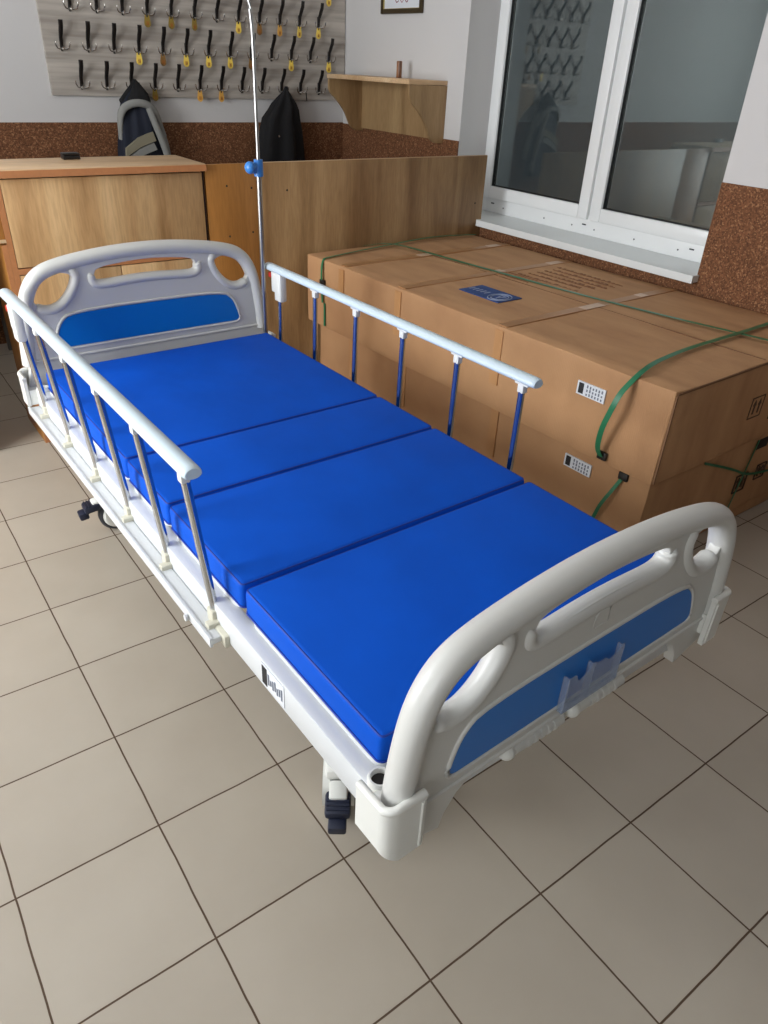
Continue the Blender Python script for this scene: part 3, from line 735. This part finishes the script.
pn = MB(); pn.box(cx1+.013, 1.390, CY, CY+.018, 0, 1.084, .001)
p1 = pn.build('counter_panel', M['lam3'], origin=(1.26, CY+.009, 0)); tag(p1, 'orange-brown plywood counter panel with screw holes between cupboard and drip pole', 'panel', None)
for x, z in ((1.222, .998), (1.340, .985), (1.222, .79), (1.337, .80), (1.205, .74)):
    h_ = MB().cyl((x, CY-.001, z), (x, CY+.004, z), .0045, 10).build('screw_hole', M['hole'], origin=(1.26, CY+.009, 0)); h_.parent = p1; h_.location = (0, 0, 0)
pn = MB(); pn.box(1.391, 2.742, CY, CY+.018, 0, 1.084, .001)
p2 = pn.build('counter_panel', M['lam2'], origin=(2.05, CY+.009, 0)); tag(p2, 'long wide oak laminate counter panel running from drip pole to the window', 'panel', None)
for x, z in ((1.518, .968), (2.705-.02, .85)):
    h_ = MB().cyl((x, CY-.001, z), (x, CY+.004, z), .0045, 10).build('screw_hole', M['hole'], origin=(2.05, CY+.009, 0)); h_.parent = p2; h_.location = (0, 0, 0)
m = MB(); m.box(1.391, 2.742, CY+.002, CY+.018, 1.0842, 1.0856)
h_ = m.build('top_edging', M['top'], origin=(2.05, CY+.009, 0), smooth=False); h_.parent = p2; h_.location = (0, 0, 0)

# small black case on the cabinet
m = MB(); m.box(-.034, .034, -.02, .02, 0, .014, .003); m.box(-.034, .034, -.02, .02, .015, .024, .003)
tag(m.build('pocket_case', M['blackm'], origin=None), 'small black case lying on top of the oak cupboard', 'case').location = (.655, .815, 1.0905)
# bench at the back wall
bn = thing('bench', 'dark bench on thin grey metal legs by the back wall, seen left of the bed', 'bench', (.2, 1.78, 0))
part('bench_top', MB().box(-.5, .46, 1.60, 1.93, .43, .46, .004), M['dark'], bn)
for x, y in ((.43, 1.87), (.43, 1.64), (-.47, 1.87), (-.47, 1.64)):
    part('leg', MB().box(x-.014, x+.014, y-.014, y+.014, 0, .43, .003), M['greymetal'], bn)

# ------------------------------------------------------------------ bracket shelf on the window wall
sh = thing('wall_shelf', 'oak laminate wall shelf with curved end brackets mounted above the cork', 'shelf', (2.65, 1.37, 1.1))
ya, yb, zt = .955, 1.775, 1.412
ST = XW-.0
def bracket(y0, y1):
    d = .262
    P = [(ST-.001, zt-.024), (ST-d, zt-.024), (ST-d, zt-.075), (ST-d+.012, zt-.10), (ST-.205, zt-.135), (ST-.165, zt-.175), (ST-.135, zt-.215), (ST-.118, zt-.25), (ST-.098, zt-.285), (ST-.062, zt-.303), (ST-.001, zt-.306)]
    return MB().prism([P[0]]+chaikin(P[1:-1], 2, False)+[P[-1]], 'y', y0, y1)
part('end_bracket', bracket(ya, ya+.018), M['lam4'], sh, smooth=False); part('end_bracket', bracket(yb-.018, yb), M['lam4'], sh, smooth=False)
part('shelf_board', MB().box(ST-.268, ST-.001, ya, yb, zt-.022, zt, .0012), M['top'], sh)
part('back_board', MB().box(ST-.018, ST-.0062, ya+.018, yb-.018, zt-.290, zt-.0225), M['lam4'], sh, smooth=False)
m = MB(); m.box(-.017, .017, -.010, .010, 0, .082, .002)
bl = tag(m.build('wooden_block', M['block']), 'small upright dark wooden block standing on the bracket shelf', 'block'); bl.location = (2.645, 1.265, 1.4125); bl.rotation_euler.z = .5
# framed picture
fr = thing('picture_frame', 'dark gilt framed print hanging on the white wall above the bracket shelf', 'picture', (XW, 1.385, 1.88))
fy0, fy1, fz0, fz1 = 1.205, 1.590, 1.722, 2.03; m = MB(); ring(m, fy0, fy1, fz0, fz1, .024, XW-.020, XW-.001, .005)
part('frame_border', m, M['frame'], fr)
m = MB(); ring(m, fy0+.02, fy1-.02, fz0+.02, fz1-.02, .006, XW-.016, XW-.006, .002); part('gilt_bead', m, M['gilt'], fr)
pr = part('print_sheet', MB().box(XW-.008, XW-.004, fy0+.022, fy1-.022, fz0+.022, fz1-.022), M['paper'], fr, smooth=False)
m = MB(); xx = XW-.0085                                 # outlined numerals 300
def outl(pts): m.tube([(xx, 1.46-a, 1.775+b) for a, b in pts], .0022, 6)
outl([(0, .05), (.012, .064), (.030, .060), (.034, .046), (.018, .034), (.034, .022), (.030, .006), (.012, 0), (0, .012)])
for o_ in (.046, .090): outl([(o_+.016+.016*math.cos(a), .032+.032*math.sin(a)) for a in [2*PI*i/16 for i in range(17)]])
part('numerals', m, M['redink'], pr)

# ------------------------------------------------------------------ coat hook board, hooks, tags
hb = thing('coat_hook_board', 'grey wood-grain board carrying rows of black coat hooks on the back wall', 'hook board', (1.83, YB-.01, 1.262))
part('board', MB().box(.922, 2.744, YB-.018, YB-.0005, 1.262, 2.06, .001), M['hookboard'], hb, smooth=False)
def hook_mesh(short=False):
    m = MB(); k = .55 if short else 1
    m.box(-.006, .006, -.006, 0, -.022, .045, .002)                          # back plate
    m.tube([(0, -.004, -.008), (0, -.010, .018), (0, -.014, .038), (0, -.034, .062*k+.006), (0, -.048, .088*k), (0, -.053, .114*k)], .0115, 8, rx=.008, up=(0, 1, 0), rs=[.8, .8, .85, 1, 1, 1])
    return m
def prong_mesh():
    m = MB()
    m.tube([(-.036, -.031, .020), (-.035, -.030, .006), (-.028, -.026, -.008), (-.014, -.018, -.012), (0, -.010, -.008), (.014, -.018, -.012), (.028, -.026, -.008), (.035, -.030, .006), (.036, -.031, .020)], .0034, 6)
    m.tube([(0, -.006, -.010), (0, -.022, -.018), (0, -.034, -.012), (0, -.037, .002)], .0034, 6)
    return m
Yh = YB-.018
rows = [(1.312, [1.078+.1335*i for i in range(12)]), (1.482, [1.007+.1345*i for i in range(13)]), (1.656, [1.078+.1335*i for i in range(12)]), (1.826, [1.007+.1345*i for i in range(13)])]
proto = proto2 = None
HP = {}
for r_, (z, xs) in enumerate(rows):
    for c_, x in enumerate(xs):
        if proto is None:
            proto = hook_mesh().build('hook', M['blackm'], hb, origin=(0, 0, 0)); proto2 = prong_mesh().build('prong', M['silver'], proto, origin=(0, 0, 0)); o = proto
        else: o = copy_tree(proto, hb)
        OX = OFF[hb.name]; o.location = (x-OX[0], Yh-OX[1], z-OX[2]); HP[r_, c_] = (x, z)
ordn = ['first', 'second', 'third', 'fourth', 'fifth', 'sixth', 'seventh', 'eighth', 'ninth', 'tenth', 'eleventh', 'twelfth', 'thirteenth']
rown = ['lowest hook row', 'middle hook row', 'upper hook row', 'topmost hook row']
def tag_mesh():
    P = [(-.006, .0), (-.012, -.004), (-.0145, -.022), (-.0175, -.040), (-.0165, -.054), (-.008, -.064), (.0, -.066), (.008, -.064), (.0165, -.054), (.0175, -.040), (.0145, -.022), (.012, -.004), (.006, 0), (.0045, -.012), (-.0045, -.012)]
    return MB().prism([(x*.95, z*.86) for x, z in P], 'y', -.002, .002)
tproto = None
def hang(r_, c_, kind):
    global tproto
    mt, word = {'y': ('yellow', 'bright yellow'), 'o': ('orange_tag', 'orange-yellow'), 'b': ('brass', 'brown'), 'g': ('olive', 'dull olive')}[kind]
    x, z = HP[r_, c_]
    me = tag_mesh()
    o = me.build('number_tag', M[mt]); o.location = (x-.012, Yh-.026, z-.012); o.rotation_euler = (.05, 0, random.uniform(-.12, .2))
    n = MB()
    for dx in (-.0055, .0015): n.box(dx, dx+.004, -.0032, -.001, -.046, -.032)
    n.box(-.007, .007, -.0030, -.001, -.030, -.0285)
    p = n.build('tag_print', M['tagmark'], o, origin=(0, 0, 0), smooth=False)
    n = MB(); n.tube([(0, 0, -.004), (-.002, .004, .010), (.004, .010, .014), (.006, .004, 0)], .001, 5); n.build('cord_loop', M['blackm'], o, origin=(0, 0, 0))
    tag(o, f'{word} number tag on the {ordn[c_]} hook from left of the {rown[r_]}', 'tag', 'number tags hanging on the coat hooks')
for r_, c_, k in [(0, 3, 'g'), (0, 5, 'o'), (0, 6, 'o'), (1, 3, 'y'), (1, 4, 'b'), (1, 5, 'y'), (1, 6, 'y'), (1, 7, 'y'), (1, 8, 'b'), (1, 10, 'y'), (1, 12, 'y'),
                  (2, 3, 'g'), (2, 4, 'g'), (2, 5, 'g'), (2, 7, 'y'), (2, 8, 'b'), (2, 9, 'o'), (2, 10, 'y'), (2, 11, 'y'), (3, 12, 'y')]: hang(r_, c_, k)
# small black hanger loop below a hook
x, z = HP[0, 10]
m = MB(); m.tube([(.03, -.02, 0), (.032, -.022, -.045)], .004, 6); o = m.build('key_fob', M['blackm']); o.location = (x, Yh-.005, z-.01)
tag(o, 'thin black fob dangling below the hook next right of the black jacket', 'fob')

# coats
def cloth(zs, n=36, seed=0, fold=.010, y0=1.925):
    """zs: list of (z, xc, halfwidth, halfdepth)"""
    from mathutils import noise
    rings = []
    for z, xc, hw, hd in zs:
        ring_ = []
        for j in range(n):
            t = 2*PI*j/n; f = fold*noise.noise(Vector((math.cos(t)*2.3+seed, math.sin(t)*2.3, z*3)))*3 + fold*.6*math.sin(t*7+z*6+seed)
            f *= min(1, hw/.08)
            ring_.append((xc+(hw+f)*math.cos(t), min(Yh-.0 if z > 1.26 else YB-.009, y0+(hd+f)*math.sin(t)), z))
        rings.append(ring_)
    return MB().loft(rings)
hx = HP[0, 2][0]
jk = thing('jacket', 'navy and grey jacket hanging from the left end of the lowest hook row', 'jacket', (hx, 1.93, .75))
JX = hx; hx = hx-.030
zs = [(1.335, JX, .008, .010), (1.31, JX, .028, .02), (1.27, JX-.005, .062, .04), (1.235, hx+.016, .078, .052), (1.20, hx+.022, .098, .058), (1.14, hx+.024, .110, .06), (1.08, hx+.024, .118, .06), (1.0, hx+.026, .128, .062), (.88, hx+.022, .13, .062), (.76, hx+.022, .135, .06)]
body = part('jacket_body', cloth(zs, seed=1, y0=1.92), M['navy_cloth'], jk, angle=80)
zs = [(1.348, JX, .006, .008), (1.315, JX, .036, .024), (1.28, JX-.004, .066, .045), (1.248, hx+.014, .084, .058), (1.235, hx+.014, .080, .056)]
part('collar', cloth(zs, seed=2, y0=1.918), M['black_cloth'], jk, angle=80)
m = MB()
m.tube(smoothp([(hx-.086, 1.91, 1.06), (hx-.088, 1.895, 1.14), (hx-.078, 1.872, 1.205), (hx-.03, 1.852, 1.236), (hx+.03, 1.848, 1.240), (hx+.085, 1.858, 1.222), (hx+.122, 1.875, 1.175), (hx+.138, 1.89, 1.12)]), .013, 10, rx=.020)
part('grey_yoke', m, M['grey_cloth'], body, angle=80)['label'] = 'grey shoulder yoke'
m = MB(); m.tube(smoothp([(hx+.070, 1.858, 1.215), (hx+.096, 1.850, 1.13), (hx+.130, 1.845, 1.03), (hx+.155, 1.845, .93), (hx+.17, 1.85, .80)]), .017, 10, rx=.018, rs=None)
part('sleeve', m, M['grey_cloth'], jk, angle=80)['label'] = 'grey sleeve'
m = MB(); m.tube(smoothp([(hx+.110, 1.915, 1.20), (hx+.142, 1.92, 1.12), (hx+.165, 1.92, 1.04), (hx+.185, 1.93, .88)]), .022, 10, rx=.022)
part('sleeve', m, M['grey_cloth'], jk, angle=80)['label'] = 'grey sleeve'
m = MB()
def band(a, b_, w_):
    m.prism([(hx-.085, a), (hx-.01, a+.05), (hx+.075, b_), (hx+.090, b_-w_), (hx, a+.05-w_), (hx-.09, a-w_)], 'y', 1.848, 1.866)
band(1.02, 1.10, .045)
part('beige_stripe', m, M['olive_cloth'], body, angle=30)
m = MB(); band(.965, 1.045, .035); part('pale_stripe', m, M['grey_cloth'], body, angle=30)
hx = JX
hx2 = HP[0, 9][0]
zs = [(1.335, hx2+.002, .008, .008), (1.31, hx2-.002, .018, .015), (1.275, hx2-.008, .052, .032), (1.245, hx2-.014, .084, .045), (1.21, hx2-.020, .110, .055), (1.165, hx2-0.040, .136, .062), (1.11, hx2-0.044, .150, .066), (1.04, hx2-0.046, .156, .066), (.97, hx2-0.046, .158, .066), (.88, hx2-0.046, .16, .066), (.76, hx2-0.046, .16, .064)]
ct = thing('jacket', 'black jacket hanging at the right end of the lowest hook row behind the drip pole', 'jacket', (hx2, 1.93, .75))
cb = part('jacket_body', cloth(zs, seed=5, y0=1.92), M['black_cloth'], ct, angle=80)
m = MB(); m.cyl((hx2-.095, 1.872, 1.07), (hx2-.095, 1.850, 1.07), .006, 10); part('snap_button', m, M['silver'], cb)

# ------------------------------------------------------------------ light
def area(name, loc, rot, sx, sy, power, col):
    l = bpy.data.lights.new(name, 'AREA'); l.shape = 'RECTANGLE'; l.size = sx; l.size_y = sy; l.energy = power; l.color = col
    o = bpy.data.objects.new(name, l); COL.objects.link(o); o.location = loc; o.rotation_euler = rot; return o
area('window_daylight', (XL-.12, (LY0+LY1)/2, (LZ0+LZ1)/2), (0, -PI/2, 0), LZ1-LZ0, LY1-LY0, 92, (.95, .98, 1))
area('added_near_fill', (XL-.12, -3.05, 1.6), (0, -PI/2, 0), 1.4, 1.1, 19, (.97, .99, 1))  # added fill light, lifts the front of the footboard
area('added_hall_fill', (4.0, -1.0, ZC-.05), (0, 0, 0), .8, .8, 14, (1, 1, 1))  # unseen lamp added to lighten the hall behind the panes
w = bpy.data.worlds.new('world'); SC.world = w; w.use_nodes = True
w.node_tree.nodes['Background'].inputs[0].default_value = (.75, .85, 1, 1); w.node_tree.nodes['Background'].inputs[1].default_value = .4

# ------------------------------------------------------------------ camera
cam = bpy.data.cameras.new('camera'); co = bpy.data.objects.new('camera', cam); COL.objects.link(co)
Rr = ((0.8105337517229405, -0.5840951931724011, 0.04321854498742638), (0.27779874106651686, 0.4483572447342785, 0.8495902780494518), (0.5156189453266754, 0.6766155381065245, -0.5256695890129324))
mtx = Matrix(((Rr[0][0], Rr[1][0], -Rr[2][0], -.2334957), (Rr[0][1], Rr[1][1], -Rr[2][1], -2.5801764), (Rr[0][2], Rr[1][2], -Rr[2][2], 1.4751515), (0, 0, 0, 1)))
co.matrix_world = mtx
cam.sensor_fit = 'VERTICAL'; cam.sensor_height = 24; cam.lens = 723.7435*24/1024; cam.clip_start = .05
SC.camera = co
vs = SC.view_settings; vs.view_transform = 'Standard'; vs.look = 'None'; vs.gamma = 1; vs.exposure = .66; vs.use_curve_mapping = False
